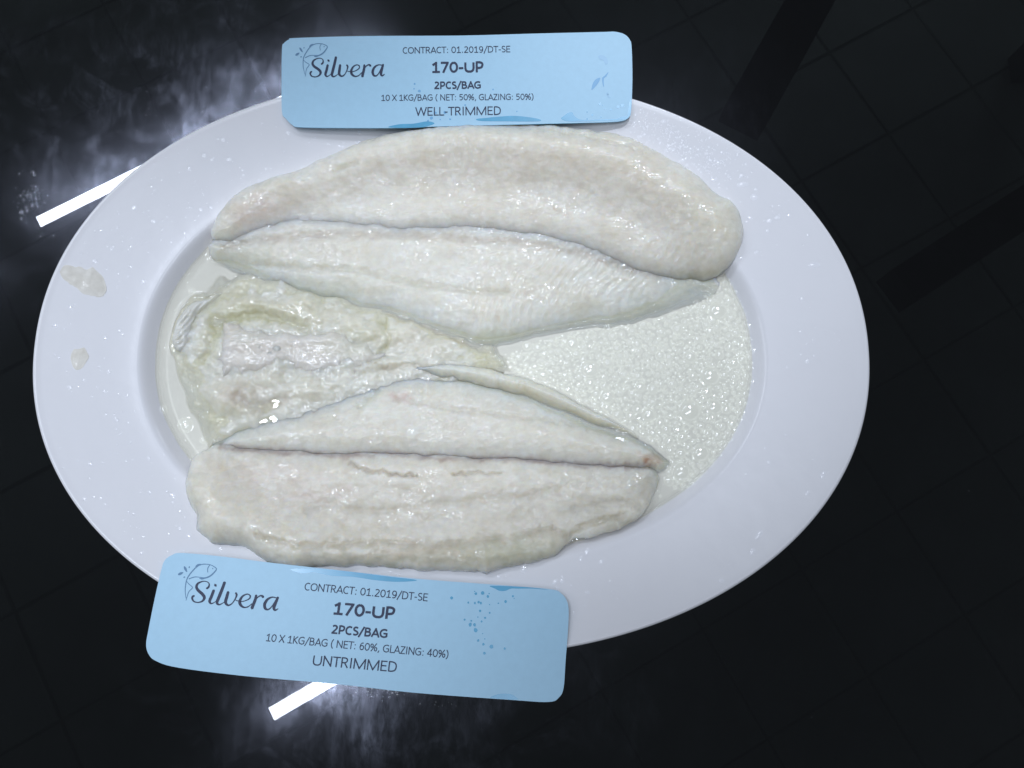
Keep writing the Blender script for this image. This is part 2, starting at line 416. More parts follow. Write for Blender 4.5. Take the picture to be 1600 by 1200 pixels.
    V = np.concatenate([np.stack([X, Y, Zt], -1).reshape(-1, 3), np.stack([X, Y, Zb], -1).reshape(-1, 3)])
    n = nx*ny
    F = np.concatenate([grid_faces(nx, ny), grid_faces(nx, ny, n, True)])
    ri = np.concatenate([np.arange(nx)*ny, (nx-1)*ny+np.arange(1, ny), (np.arange(nx-1)[::-1])*ny+ny-1, np.arange(1, ny-1)[::-1]])
    rj = np.roll(ri, -1)
    F = np.concatenate([F, np.stack([ri+n, rj+n, rj, ri], -1)[:, ::-1]])
    return mesh_obj(name, V, F, mat, parent, col=np.concatenate([C.reshape(-1, 3)]*2))

BROWN = (.36, .27, .20); OLIVE = (.57, .55, .32); YEL = (.66, .64, .42); PINK = (.68, .50, .46); GREYF = (.50, .48, .37)
LILAC = (.72, .69, .68)
fa = tag(empty('fish_fillet', (.0, .07, ZFLOOR)), 'smooth plump trimmed white fish fillet beside the WELL-TRIMMED card', 'fish fillet')
A1u = [(322, 354), (330, 335), (345, 312), (370, 291), (400, 277), (450, 262), (500, 240), (540, 222), (600, 204), (650, 194), (700, 188), (760, 185), (820, 186), (880, 190), (940, 197), (980, 206), (1020, 223), (1060, 246), (1095, 269), (1118, 290), (1146, 306), (1160, 325), (1167, 352)]
A1l = [(322, 354), (326, 370), (345, 384), (365, 388), (400, 380), (450, 371), (500, 367), (560, 369), (620, 372), (700, 370), (760, 371), (820, 379), (870, 387), (920, 398), (960, 413), (1000, 426), (1040, 433), (1080, 435), (1110, 430), (1140, 412), (1156, 392), (1165, 372), (1167, 352)]
A2u = [(322, 378), (335, 355), (370, 325), (440, 305), (500, 298), (620, 295), (760, 298), (900, 315), (1000, 345), (1070, 376), (1108, 405), (1127, 438)]
A2l = [(322, 378), (326, 396), (340, 412), (375, 428), (425, 448), (470, 463), (520, 474), (570, 486), (610, 494), (650, 508), (700, 527), (745, 539), (785, 541), (830, 529), (900, 516), (960, 509), (1010, 499), (1060, 484), (1095, 469), (1118, 455), (1127, 438)]
lobe('belly_side', fa, M_FLESH, A2u, A2l, .0088, .020, 520, 200, 11, .006, .0012, pw=.70, tilt=.08, hvar=[(322, .8), (450, 1), (860, 1), (1020, .70), (1090, .42), (1127, .25)],
     grooves=[([(400, 414), (460, 418), (540, 419), (600, 431), (660, 444), (720, 452), (790, 456)], .0007, 6, (.58, .57, .42), 9, .40),
              ([(350, 385), (420, 373), (520, 366), (700, 370), (820, 380), (920, 399), (1000, 425), (1080, 434)], .0006, 7, (.50, .42, .33), 7, .55)],
     rib=[(930, 440, 150, 60, 38, 12, .00022), (760, 480, 170, 45, 8, 13, .00018), (560, 395, 150, 30, 20, 15, .00010)],
     tints=[(370, 400, 60, 16, (.64, .63, .49), .6), (480, 455, 90, 18, (.66, .66, .50), .6), (740, 530, 120, 14, (.64, .64, .48), .7), (1010, 490, 110, 20, (.68, .66, .52), .5)])
lobe('back_loin', fa, M_FLESH, A1u, A1l, .0128, .019, 620, 240, 23, .007, .007,
     grooves=[([(780, 190), (830, 200), (890, 208), (960, 222), (1010, 240)], .0006, 4, (.66, .63, .52), 5, .4),
              ([(520, 268), (545, 257), (560, 256)], .0007, 4, (.62, .60, .47), 5, .5),
              ([(360, 345), (420, 335), (500, 320), (600, 300)], .0003, 14),
              ([(620, 250), (720, 262), (840, 275), (980, 300)], .0002, 16)],
     rib=[(720, 235, 110, 35, 0, 17, .00022), (1080, 400, 70, 30, 28, 14, .0003), (900, 300, 150, 60, 20, 30, .00012)],
     hvar=[(320, .62), (450, .80), (650, 1), (950, 1.02), (1100, .95), (1167, .85)], tilt=-.06, amp=(.00035, .00008, .000015),
     tints=[(400, 330, 60, 25, PINK, .28), (345, 372, 25, 8, (.60, .57, .42), .5), (1120, 330, 60, 60, (.70, .68, .57), .5), (800, 205, 220, 12, (.70, .68, .57), .45),
            (1090, 425, 60, 8, (.60, .57, .42), .6)])

fb = tag(empty('fish_fillet', (-.02, -.03, ZFLOOR)), 'ragged untrimmed white fish fillet with yellow belly fat above the UNTRIMMED card', 'fish fillet')
B0u = [(262, 535), (272, 500), (292, 470), (330, 444), (380, 425), (440, 424), (500, 440), (560, 460), (620, 478), (680, 500), (740, 526), (775, 545), (800, 575)]
B0l = [(262, 535), (270, 575), (288, 618), (305, 660), (335, 705), (420, 705), (500, 690), (560, 670), (620, 650), (680, 630), (740, 615), (800, 575)]
lobe('belly_flap', fb, M_FAT, B0u, B0l, .0060, .024, 420, 240, 37, .002, .0015, pw=.9, edge=.0030,
     amp=(.0011, .00016, .00002), base=np.array([.80, .755, .63]),
     grooves=[([(605, 489), (660, 508), (710, 530), (760, 550)], .0006, 4, BROWN, 4, .6), ([(600, 500), (605, 530), (590, 560)], .0012, 5, OLIVE, 9, .5),
              ([(345, 500), (400, 490), (440, 498), (480, 512)], .0020, 8, OLIVE, 14, .55), ([(600, 575), (650, 572), (700, 588)], .0009, 5, BROWN, 5, .45),
              ([(335, 505), (332, 535), (318, 560)], .0022, 10, (.60, .57, .34), 14, .6), ([(372, 620), (400, 635), (440, 625)], .0012, 8, (.50, .42, .34), 14, .5)],
     bumps=[(470, 470, 24, 14, .0022), (430, 486, 15, 9, .0016), (390, 470, 22, 9, .0012), (545, 505, 18, 11, .0022), (575, 520, 20, 13, .0025), (505, 500, 16, 9, .0015), (640, 520, 26, 14, .0022),
            (690, 545, 28, 12, .0014), (345, 625, 22, 14, .0020), (370, 610, 15, 12, .0015), (330, 655, 14, 10, .001)],
     rib=[(480, 572, 110, 20, 0, 15, .0005)],
     tints=[(385, 482, 40, 16, OLIVE, .75), (490, 475, 30, 18, YEL, .6), (560, 525, 45, 22, YEL, .65), (330, 520, 18, 30, YEL, .6), (345, 645, 40, 18, (.62, .60, .40), .6),
            (660, 535, 50, 22, (.62, .56, .46), .6), (380, 615, 36, 16, (.60, .53, .49), .6), (300, 500, 20, 25, LILAC, .4), (583, 579, 5, 3, (.2, .15, .06), .95), (750, 565, 40, 10, OLIVE, .45)])
# comb-edged pale fringe at the head end of the flap
lobe('fringe', fb, M_MEMB, [(266, 530), (274, 500), (290, 478), (318, 462), (340, 456), (352, 458)], [(266, 530), (275, 545), (297, 552), (300, 520), (318, 490), (352, 458)],
     .0046, .004, 160, 90, 41, .003, .003, pw=.6, amp=(.0004, .0003, .0001), base=np.array([.76, .74, .66]), edge=.001,
     rib=[(305, 480, 45, 50, 42, 7.5, .0010), (280, 530, 25, 25, 70, 9, .0006)])
# pearly membrane sheet lying over the belly cavity
lobe('membrane', fb, M_MEMB, [(314, 563), (340, 545), (338, 512), (345, 500), (362, 503), (400, 512), (450, 514), (500, 511), (560, 519), (600, 541), (612, 556)],
     [(314, 563), (338, 582), (360, 598), (400, 590), (440, 582), (500, 588), (560, 586), (600, 570), (612, 556)],
     .0074, .008, 300, 150, 43, .004, .004, pw=.7, amp=(.0006, .00013, .00002), base=np.array([.79, .735, .65]), edge=.0022,
     rib=[(365, 520, 40, 25, 80, 8, .0004), (500, 570, 90, 20, 0, 16, .0004)], bumps=[(365, 535, 14, 12, .0014), (480, 530, 60, 8, .0010)],
     tints=[(560, 540, 45, 25, (.66, .66, .50), .6), (420, 520, 60, 8, (.70, .71, .60), .4)])
lobe('fin_strip', fb, M_FLESH, [(630, 578), (680, 566), (740, 572), (800, 584), (850, 600), (900, 626), (950, 650), (1000, 684)],
     [(630, 578), (690, 592), (740, 600), (800, 614), (850, 630), (900, 650), (950, 668), (1000, 684)], .0088, .006, 320, 70, 47, .004, .003, pw=.6,
     base=np.array([.76, .73, .62]), grooves=[([(700, 588), (760, 600), (830, 620), (900, 645)], .0005, 5)], rib=[(800, 605, 120, 30, 10, 9, .00025)])
B1u = [(325, 690), (345, 682), (375, 664), (425, 645), (480, 628), (540, 610), (580, 592), (610, 582), (650, 578), (700, 585), (760, 596), (820, 614), (880, 638), (940, 661), (990, 680), (1030, 703), (1050, 722)]
B1l = [(325, 690), (340, 706), (380, 716), (450, 722), (540, 726), (600, 724), (700, 730), (800, 732), (900, 738), (1000, 740), (1035, 736), (1050, 722)]
lobe('belly_side', fb, M_FLESH, B1u, B1l, .0094, .018, 560, 180, 53, .003, .004, pw=.78, tilt=-.22,
     grooves=[([(587, 585), (590, 605), (580, 622), (560, 636)], .0012, 6, (.66, .66, .50), 8, .5), ([(620, 622), (660, 628), (720, 640), (800, 650), (880, 660), (960, 680)], .0008, 6, (.66, .63, .52), 6, .35),
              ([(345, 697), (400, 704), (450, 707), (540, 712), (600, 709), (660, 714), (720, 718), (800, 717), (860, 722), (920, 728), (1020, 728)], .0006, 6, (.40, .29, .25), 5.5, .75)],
     rib=[(700, 605, 80, 22, 5, 14, .00018)], amp=(.0003, .00007, .000015),
     tints=[(1014, 718, 11, 7, (.40, .20, .12), .85), (1043, 716, 9, 7, OLIVE, .9), (1025, 712, 18, 8, (.55, .45, .36), .6), (370, 675, 40, 16, (.67, .66, .54), .5), (620, 622, 15, 5, PINK, .5)])
B2u = [(289, 745), (294, 722), (312, 704), (350, 692), (400, 696), (450, 699), (520, 704), (600, 702), (700, 707), (800, 711), (900, 719), (985, 721), (1020, 722), (1032, 745)]
B2l = [(289, 745), (291, 772), (299, 790), (309, 808), (306, 825), (318, 840), (345, 850), (378, 853), (402, 868), (430, 885), (458, 895), (478, 893), (500, 887), (560, 883), (620, 886), (700, 893), (760, 894), (820, 881), (868, 866), (893, 846), (940, 836), (982, 820), (1010, 796), (1025, 768), (1032, 745)]
lobe('back_loin', fb, M_FLESH, B2u, B2l, .0112, .017, 640, 240, 67, .004, .001,
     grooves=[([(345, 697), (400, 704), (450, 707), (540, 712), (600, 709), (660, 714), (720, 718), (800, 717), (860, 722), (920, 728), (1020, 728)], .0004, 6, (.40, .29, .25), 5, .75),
              ([(545, 723), (570, 734), (592, 738), (600, 734), (615, 741), (652, 743)], .0014, 3.2, (.50, .45, .36), 3.2, .75),
              ([(708, 741), (730, 740), (745, 736), (760, 741), (785, 739)], .0011, 3, (.54, .50, .42), 3, .6),
              ([(480, 797), (520, 786), (560, 797), (620, 796), (660, 788), (740, 783), (800, 778), (850, 770), (900, 752)], .0009, 7, (.66, .62, .50), 7, .45),
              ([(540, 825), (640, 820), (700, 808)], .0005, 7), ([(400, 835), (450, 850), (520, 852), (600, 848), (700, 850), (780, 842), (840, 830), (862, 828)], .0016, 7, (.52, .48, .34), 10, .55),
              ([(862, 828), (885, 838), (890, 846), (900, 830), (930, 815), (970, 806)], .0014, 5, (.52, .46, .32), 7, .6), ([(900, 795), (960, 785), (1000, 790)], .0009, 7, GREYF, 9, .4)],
     hvar=[(289, .75), (360, .9), (500, 1), (800, 1), (950, .8), (1032, .55)], tilt=.12, amp=(.0004, .00009, .00002), edge=.0007,
     rib=[(930, 770, 110, 50, 110, 22, .0003), (620, 835, 160, 22, 12, 26, .00025)],
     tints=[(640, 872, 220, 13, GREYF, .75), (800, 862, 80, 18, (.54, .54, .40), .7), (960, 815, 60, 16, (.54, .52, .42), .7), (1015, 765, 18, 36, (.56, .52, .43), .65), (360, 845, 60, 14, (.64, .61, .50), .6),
            (640, 862, 90, 8, (.60, .52, .40), .5), (430, 735, 60, 20, PINK, .18), (480, 775, 50, 10, PINK, .25), (300, 790, 18, 40, (.68, .66, .55), .5)])

# ------------------------------------------------------------------ pool of glaze water
LEVEL = .0076
def gblur(A, sig):
    kx = np.fft.fftfreq(A.shape[0])[:, None]; ky = np.fft.rfftfreq(A.shape[1])[None]
    return np.fft.irfft2(np.fft.rfft2(A)*np.exp(-2*(np.pi*sig)**2*(kx**2+ky**2)), A.shape)
MASK = (HF > LEVEL).astype(float); MEN = gblur(MASK, 3.2)
def samp(A, x, y):
    i = np.clip((x-GX0)/GS, 0, GNX-2); j = np.clip((y-GY0)/GS, 0, GNY-2); a = i.astype(int); b = j.astype(int); fi = i-a; fj = j-b
    return (A[a, b]*(1-fi)+A[a+1, b]*fi)*(1-fj)+(A[a, b+1]*(1-fi)+A[a+1, b+1]*fi)*fj
th = np.linspace(0, 2*np.pi, 720, endpoint=False); rw = selr(th, AW, BW)
eg = np.linspace(-.3, .02, 400); eshore = np.interp(LEVEL+.0003, prof(eg), eg)
rs = rw+eshore*.05
ks = np.concatenate([np.linspace(.01, .9, 150), np.linspace(.905, 1, 30)])
LX = (rs[None]*ks[:, None])*np.cos(th)[None]; LY = (rs[None]*ks[:, None])*np.sin(th)[None]
shore = .00005*np.exp(-((1-ks)*.12/.0016))[:, None]
LZ = LEVEL+shore+.0011*np.clip(samp(MEN, LX, LY)*2, 0, 1)**1.6+.00013*fbm(LX/.011, LY/.007, 5, 3)
V = np.stack([LX, LY, LZ], -1).reshape(-1, 3); V = np.vstack([V, [[0, 0, LEVEL]]])
F = grid_faces(len(ks), 720, 0, False, True).tolist()+[[len(V)-1, j, (j+1) % 720] for j in range(720)]
pool = empty('glaze_water', (0, 0, ZFLOOR))
tag(pool, 'cloudy yellowish pool of thawed glaze water with bubbles in the plate', 'liquid')
DEP = np.clip(LZ-np.maximum(plate_z(LX, LY), samp(gblur(HF, 1.2), LX, LY)), 0, 1)
cl = 1-np.exp(-DEP/.0022); cl = np.append(cl.ravel(), 1.0)
mesh_obj('water_surface', V, F, M_LIQ, pool, col=np.stack([cl]*3, -1))

# bubbles
def revolve(profile, seg):
    V = []; F = []; n = len(profile)
    for r, z in profile:
        for k in range(seg): a = 2*math.pi*k/seg; V.append((r*math.cos(a), r*math.sin(a), z))
    for i in range(n-1):
        for k in range(seg): k2 = (k+1) % seg; F.append([i*seg+k, i*seg+k2, (i+1)*seg+k2, (i+1)*seg+k])
    V.append((0, 0, profile[-1][1]*1.02)); c = len(V)-1
    for k in range(seg): F.append([(n-1)*seg+k, (n-1)*seg+(k+1) % seg, c])
    return np.array(V), F
BP = [(1.34, 0), (1.18, .05), (1.06, .16), (1.0, .30), (.93, .42), (.80, .54), (.60, .65), (.35, .72), (.12, .745)]
bv_big, bf_big = revolve(BP, 28); bv_s, bf_s = revolve([(1.3, 0), (1.08, .14), (.97, .36), (.7, .62), (.3, .76)], 10)
big = [(922, 577, 15), (950, 567, 9), (1078, 642, 18), (1116, 636, 13), (1110, 588, 16), (1122, 486, 16), (1078, 558, 11), (949, 620, 12), (1014, 648, 11), (888, 609, 8), (840, 543, 7), (894, 537, 11), (1059, 514, 9),
       (988, 517, 7), (1020, 608, 9), (1000, 605, 8), (985, 650, 7), (964, 648, 9), (1065, 738, 14), (1045, 752, 8), (1045, 690, 8), (1146, 568, 9), (849, 586, 8), (1032, 556, 8), (1033, 574, 7), (996, 538, 8), (1104, 613, 8),
       (1095, 708, 13), (290, 664, 12), (1150, 520, 7), (1090, 530, 6), (1160, 600, 7), (1120, 680, 7), (930, 545, 6), (975, 585, 7), (1050, 600, 7), (908, 640, 6), (1075, 700, 7), (318, 688, 6), (300, 455, 6), (255, 640, 7)]
zone = crom([(772, 556), (800, 552), (850, 530), (930, 514), (1010, 502), (1070, 482), (1110, 458), (1140, 436), (1170, 462), (1186, 520), (1186, 580), (1176, 640), (1145, 700), (1100, 745), (1060, 768), (1042, 745), (1040, 705), (985, 676), (930, 650), (880, 622), (830, 598), (790, 574)], 3, True)
def inpoly(x, y, poly):
    c = False; n = len(poly); j = n-1
    for i in range(n):
        if (poly[i][1] > y) != (poly[j][1] > y) and x < (poly[j][0]-poly[i][0])*(y-poly[i][1])/(poly[j][1]-poly[i][1])+poly[i][0]: c = not c
        j = i
    return c
placed = []
PXM = .000305
for (x, y, r) in big:
    q = onz([(x, y)], LEVEL)[0]; placed.append((q[0], q[1], r*PXM*.86))
cell = {}
def cellput(p):
    cell.setdefault((int(p[0]/.006+1000), int(p[1]/.006+1000)), []).append(p)
def free(x, y, r, slack):
    i, j = int(x/.006+1000), int(y/.006+1000)
    for a in (i-1, i, i+1):
        for b in (j-1, j, j+1):
            for (X, Y, Rr) in cell.get((a, b), []):
                if math.hypot(x-X, y-Y) < (r+Rr)*slack: return False
    return True
for p in placed: cellput(p)
small = []
for rr_, cnt in ((.0017, 90), (.0012, 280), (.00085, 620), (.00060, 600), (.00045, 500)):
    got = 0; tries = 0
    while got < cnt and tries < cnt*12:
        tries += 1
        x, y = rng.uniform(765, 1192), rng.uniform(430, 775)
        if not inpoly(x, y, zone): continue
        r = rr_*rng.uniform(.75, 1.2)
        q = onz([(x, y)], LEVEL)[0]
        # denser along the edge of the pool and in drifting bands
        if rr_ < .001 and rng.rand() > .80+.4*float(vnoise(np.array([q[0]/.016]), np.array([q[1]/.007]), 91)[0]): continue
        if samp(HF, np.array([q[0]]), np.array([q[1]]))[0] > LEVEL-.0003: continue
        if not free(q[0], q[1], r, 1.08): continue
        p = (q[0], q[1], r); cellput(p); small.append(p); got += 1
# stray bubbles along the fillet edges and at the far side of the pool
for k in range(900):
    a = rng.uniform(0, 2*np.pi); q = rng.uniform(.55, .99); r = rng.choice([.0004, .0005, .0007])
    x, y = q*selr(a, AW, BW)*.97*math.cos(a), q*selr(a, AW, BW)*.97*math.sin(a)
    m_ = samp(MEN, np.array([x]), np.array([y]))[0]
    if samp(HF, np.array([x]), np.array([y]))[0] > LEVEL-.0003: continue
    if rng.rand() > .18+m_: continue
    if free(x, y, r, 1.1): cellput((x, y, r)); small.append((x, y, r))
def surfz(x, y): return LEVEL+.0011*min(1, max(0, samp(MEN, np.array([x]), np.array([y]))[0]*2))**1.6
indiv = placed+[p for p in small if p[2] > .00125]; rest = [p for p in small if p[2] <= .00125]
bme = None
for (x, y, r) in indiv:
    if bme is None:
        bme = bpy.data.meshes.new('bubble'); bme.from_pydata(bv_big.tolist(), [], bf_big); bme.polygons.foreach_set('use_smooth', [True]*len(bme.polygons)); bme.materials.append(M_BUB)
    o = bpy.data.objects.new('bubble', bme); COL.objects.link(o); o.parent = pool
    flat = .72 if r > .003 else 1.0
    o.location = (x, y, surfz(x, y)-ZFLOOR+.0001); o.scale = (r, r*rng.uniform(.94, 1.04), r*flat); o.rotation_euler = (0, 0, rng.uniform(0, 6))
def join_copies(items, v, f):
    n = len(v); V = np.concatenate([v*np.array([sx, sy, sz])@np.array([[math.cos(a), math.sin(a), 0], [-math.sin(a), math.cos(a), 0], [0, 0, 1]])+np.array([x, y, z]) for (x, y, z, sx, sy, sz, a) in items])
    F = [[i+k*n for i in q] for k in range(len(items)) for q in f]; return V, F
V, F = join_copies([(x, y, surfz(x, y)+.00005, r, r, r, 0) for (x, y, r) in rest], bv_s, bf_s)
tag(mesh_obj('foam', V, F, M_FOAM, pool), kind='stuff')

# ------------------------------------------------------------------ cards (planes through image points at set heights, outline and print traced from image pixels)
def G_(adv, *st): return (adv, st)
O_ = [(.50, 1), (.24, .92), (.09, .70), (.07, .5), (.09, .30), (.24, .08), (.50, 0), (.76, .08), (.91, .30), (.93, .5), (.91, .70), (.76, .92), (.50, 1)]
def ell(cx, cy, rx, ry, n=10, a0=90, a1=450): return [(cx+rx*math.cos(math.radians(a)), cy+ry*math.sin(math.radians(a))) for a in np.linspace(a0, a1, n)]
GLYPH = {
 ' ': G_(.36), 'C': G_(.82, ('C', [(.72, .90), (.60, .98), (.46, 1), (.24, .90), (.11, .66), (.10, .40), (.20, .13), (.44, 0), (.60, .02), (.72, .10)])),
 'O': G_(1.02, ('C', [(x*.94+.04, y) for x, y in O_])), 'N': G_(1.0, ('L', [(.14, 0), (.14, 1)]), ('L', [(.14, 1), (.85, 0)]), ('L', [(.85, 0), (.85, 1)])),
 'T': G_(.76, ('L', [(.05, 1), (.71, 1)]), ('L', [(.38, 0), (.38, .95)])), 'R': G_(.84, ('L', [(.14, 0), (.14, 1)]), ('C', [(.14, 1), (.42, 1), (.60, .92), (.65, .75), (.58, .57), (.40, .49), (.14, .49)]), ('L', [(.42, .47), (.70, 0)])),
 'A': G_(.90, ('L', [(.06, 0), (.45, 1)]), ('L', [(.84, 0), (.45, 1)]), ('L', [(.22, .28), (.68, .28)])), ':': G_(.41, ('D', [(.2, .04)]), ('D', [(.2, .62)])), '.': G_(.39, ('D', [(.2, .04)])),
 '0': G_(.79, ('C', ell(.395, .5, .30, .5, 13))), '1': G_(.79, ('L', [(.16, 0), (.68, 0)]), ('L', [(.42, 0), (.42, 1)]), ('L', [(.42, .98), (.17, .80)])),
 '2': G_(.79, ('C', [(.13, .88), (.28, .99), (.44, .99), (.60, .88), (.61, .70), (.50, .48), (.13, .02)]), ('L', [(.13, 0), (.66, 0)])),
 '9': G_(.79, ('C', ell(.38, .68, .26, .32, 11)), ('C', [(.64, .68), (.63, .35), (.50, .08), (.32, 0), (.15, .03)])), '/': G_(.60, ('L', [(.05, -.18), (.55, 1.08)])), '-': G_(.48, ('L', [(.12, .38), (.36, .38)])),
 'D': G_(.95, ('L', [(.14, 0), (.14, 1)]), ('C', [(.14, 1), (.42, 1), (.68, .90), (.82, .68), (.82, .34), (.70, .10), (.42, 0), (.14, 0)])),
 'S': G_(.71, ('C', [(.58, .91), (.42, 1), (.24, .97), (.13, .82), (.17, .64), (.36, .52), (.55, .40), (.62, .22), (.52, .06), (.32, 0), (.11, .07)])),
 'E': G_(.76, ('L', [(.14, 0), (.14, 1)]), ('L', [(.14, 1), (.64, 1)]), ('L', [(.14, .52), (.58, .52)]), ('L', [(.14, 0), (.65, 0)])), '7': G_(.79, ('L', [(.12, 1), (.66, 1)]), ('L', [(.66, .97), (.28, 0)])),
 'U': G_(1.0, ('C', [(.13, 1), (.13, .7), (.13, .36), (.20, .12), (.36, .01), (.50, 0), (.64, .01), (.80, .12), (.87, .36), (.87, .7), (.87, 1)])), 'P': G_(.80, ('L', [(.14, 0), (.14, 1)]), ('C', [(.14, 1), (.42, 1), (.62, .90), (.66, .70), (.58, .48), (.40, .39), (.14, .39)])),
 'B': G_(.85, ('L', [(.14, 0), (.14, 1)]), ('C', [(.14, 1), (.42, 1), (.60, .92), (.62, .74), (.54, .58), (.40, .53), (.14, .53)]), ('C', [(.14, .53), (.45, .53), (.66, .44), (.71, .26), (.64, .08), (.44, 0), (.14, 0)])),
 'G': G_(.98, ('C', [(.84, .88), (.70, .98), (.52, 1), (.26, .90), (.11, .66), (.10, .40), (.22, .12), (.48, 0), (.68, .03), (.84, .12)]), ('L', [(.84, .12), (.84, .48)]), ('L', [(.84, .48), (.54, .48)])),
 'X': G_(.81, ('L', [(.07, 0), (.74, 1)]), ('L', [(.07, 1), (.74, 0)])), 'K': G_(.81, ('L', [(.14, 0), (.14, 1)]), ('L', [(.66, 1), (.20, .52)]), ('L', [(.22, .55), (.72, 0)])),
 '(': G_(.47, ('C', [(.38, 1.12), (.20, .82), (.14, .45), (.20, .08), (.38, -.22)])), ')': G_(.47, ('C', [(.09, 1.12), (.27, .82), (.33, .45), (.27, .08), (.09, -.22)])),
 '%': G_(1.11, ('C', ell(.27, .74, .17, .25, 9)), ('C', ell(.84, .26, .17, .25, 9)), ('L', [(.22, -.05), (.88, 1.05)])), ',': G_(.39, ('L', [(.22, .06), (.13, -.18)])),
 'L': G_(.65, ('L', [(.14, 0), (.14, 1)]), ('L', [(.14, 0), (.60, 0)])), 'Z': G_(.73, ('L', [(.10, 1), (.64, 1)]), ('L', [(.62, .97), (.11, .03)]), ('L', [(.08, 0), (.66, 0)])), 'I': G_(.39, ('L', [(.195, 0), (.195, 1)])),
 'W': G_(1.38, ('L', [(.07, 1), (.36, 0)]), ('L', [(.36, 0), (.69, 1)]), ('L', [(.69, 1), (1.02, 0)]), ('L', [(1.02, 0), (1.31, 1)])),
 'M': G_(1.32, ('L', [(.14, 0), (.14, 1)]), ('L', [(.16, 1), (.66, 0)]), ('L', [(.66, 0), (1.16, 1)]), ('L', [(1.18, 0), (1.18, 1)])),
 '4': G_(.79, ('L', [(.52, 0), (.52, 1)]), ('L', [(.50, 1), (.08, .28)]), ('L', [(.08, .26), (.70, .26)])), '5': G_(.79, ('L', [(.60, 1), (.20, 1)]), ('L', [(.20, 1), (.18, .56)]), ('C', [(.18, .56), (.34, .60), (.52, .55), (.63, .36), (.58, .14), (.40, .01), (.14, .04)])),
 '6': G_(.79, ('C', ell(.42, .31, .25, .31, 11)), ('C', [(.62, .96), (.42, .98), (.24, .78), (.17, .50), (.17, .31)]))}
class Card:
    def __init__(s, name, outline, p3, label):
        a, b, c = [onz([p], z)[0] for p, z in p3]
        n = np.cross(b-a, c-a); n = n/np.linalg.norm(n); s.n = n if n[2] > 0 else -n; s.o = a
        P = s.pt(crom(outline, 5, True)); c = P.mean(0)
        s.root = tag(empty(name, tuple(c-s.n*.0006)), label, 'card')
        m = len(P); top = P; bot = P-s.n*.0006
        V = np.vstack([top, bot]); F = [list(range(m)), list(range(2*m-1, m-1, -1))]
        for i in range(m): j = (i+1) % m; F.append([i, i+m, j+m, j])
        o = mesh_obj('sheet', V, F, M_CARD, s.root, smooth=False)
        # triangulation check of the winding
        if o.data.polygons[0].normal.dot(Vector(s.n)) < 0: o.data.flip_normals()
        o.data.materials.append(M_CARDE)
        for p_ in o.data.polygons:
            if abs(p_.normal.dot(Vector(s.n))) < .5: p_.material_index = 1
    def pt(s, p):
        d = rays(p); k = ((s.o-CAM)@s.n)/(d@s.n); return CAM+k[:, None]*d
    def flat(s, name, V, F, mat, h):
        V = np.asarray(V)+s.n*h; return mesh_obj(name, V, F, mat, s.root, smooth=False)
    def text(s, body, l, r, cap, bold, mat=None):
        wst = .195 if bold else .125
        quads = []; x = 0.0
        for chh in body:
            adv, strokes = GLYPH[chh]
            for kind, pts in strokes:
                P = np.array(pts, float); P[:, 0] = x+P[:, 0]; yy = P[:, 1]; P[:, 1] = wst/2+yy*(1-wst)
                if kind == 'C': quads.append((crom(P, 6), wst))
                elif kind == 'D': quads.append((np.array([P[0]+[0, -wst*.55], P[0]+[0, wst*.55]]), wst*1.1))
                else:
                    for a, b in zip(P[:-1], P[1:]):
                        d = (b-a)/np.linalg.norm(b-a); quads.append((np.array([a-d*wst*.45, b+d*wst*.45]), wst*(.93 if abs(d[0]) > .9 else 1)))
            x += adv+(.03 if bold else 0)
        A = s.pt([l])[0]; Bp = s.pt([r])[0]; ex = Bp-A; Lx = np.linalg.norm(ex); ex = ex/Lx; ey = np.cross(s.n, ex)
        nv = np.array([(r[1]-l[1]), -(r[0]-l[0])], float); nv = nv/np.linalg.norm(nv)*cap
        ch = abs((s.pt([np.array(l)+nv])[0]-A)@ey)
        allx = np.concatenate([q[:, 0] for q, _ in quads]); x0, x1 = allx.min()-wst/2, allx.max()+wst/2
        sx = Lx/(x1-x0); V, F = [], []
        for k, (q, w) in enumerate(quads):
            t = np.gradient(q, axis=0); t = t/(np.linalg.norm(t, axis=1)[:, None]+1e-9); nn = np.stack([-t[:, 1], t[:, 0]], -1)*w/2
            b = len(V); m = len(q)
            for e in np.vstack([q+nn, q-nn]): V.append(A+ex*((e[0]-x0)*sx)+ey*(e[1]*ch)+s.n*(k % 7)*.000004)
            for i in range(m-1): F.append([b+i, b+m+i, b+m+i+1, b+i+1])
        s.flat('printed_text', V, F, mat or M_INK, .00012)
    def stroke(s, pts, conv, k, V, F, n=7):
        P = crom([(x, y, w) for x, y, w in pts], n); q = P[:, :2]; w = P[:, 2]/2
        t = np.gradient(q, axis=0); t = t/(np.linalg.norm(t, axis=1)[:, None]+1e-9); nn = np.stack([-t[:, 1], t[:, 0]], -1)
        # round caps
        def cap(c, d, r, sgn):
            return [c+sgn*d*r*math.sin(a)+np.array([-d[1], d[0]])*r*math.cos(a) for a in np.linspace(math.pi/2, math.pi/2, 1)]
        Lp = q+nn*w[:, None]; Rp = q-nn*w[:, None]
        st = q[0]-t[0]*w[0]*.7; en = q[-1]+t[-1]*w[-1]*.7
        pts2 = np.vstack([Lp, Rp, [st], [en]]); m = len(q); b = len(V)
        V += list(s.pt(conv(pts2)))
        for i in range(m-1): F.append([b+i, b+m+i, b+m+i+1, b+i+1])
        F.append([b+2*m, b+m, b]); F.append([b+m-1, b+2*m-1, b+2*m+1])
    def blob(s, pts, mat, h=.00006, name='wet_stain'):
        P = s.pt(crom(pts, 4, True)); s.flat(name, P, [list(range(len(P)))], mat, h)

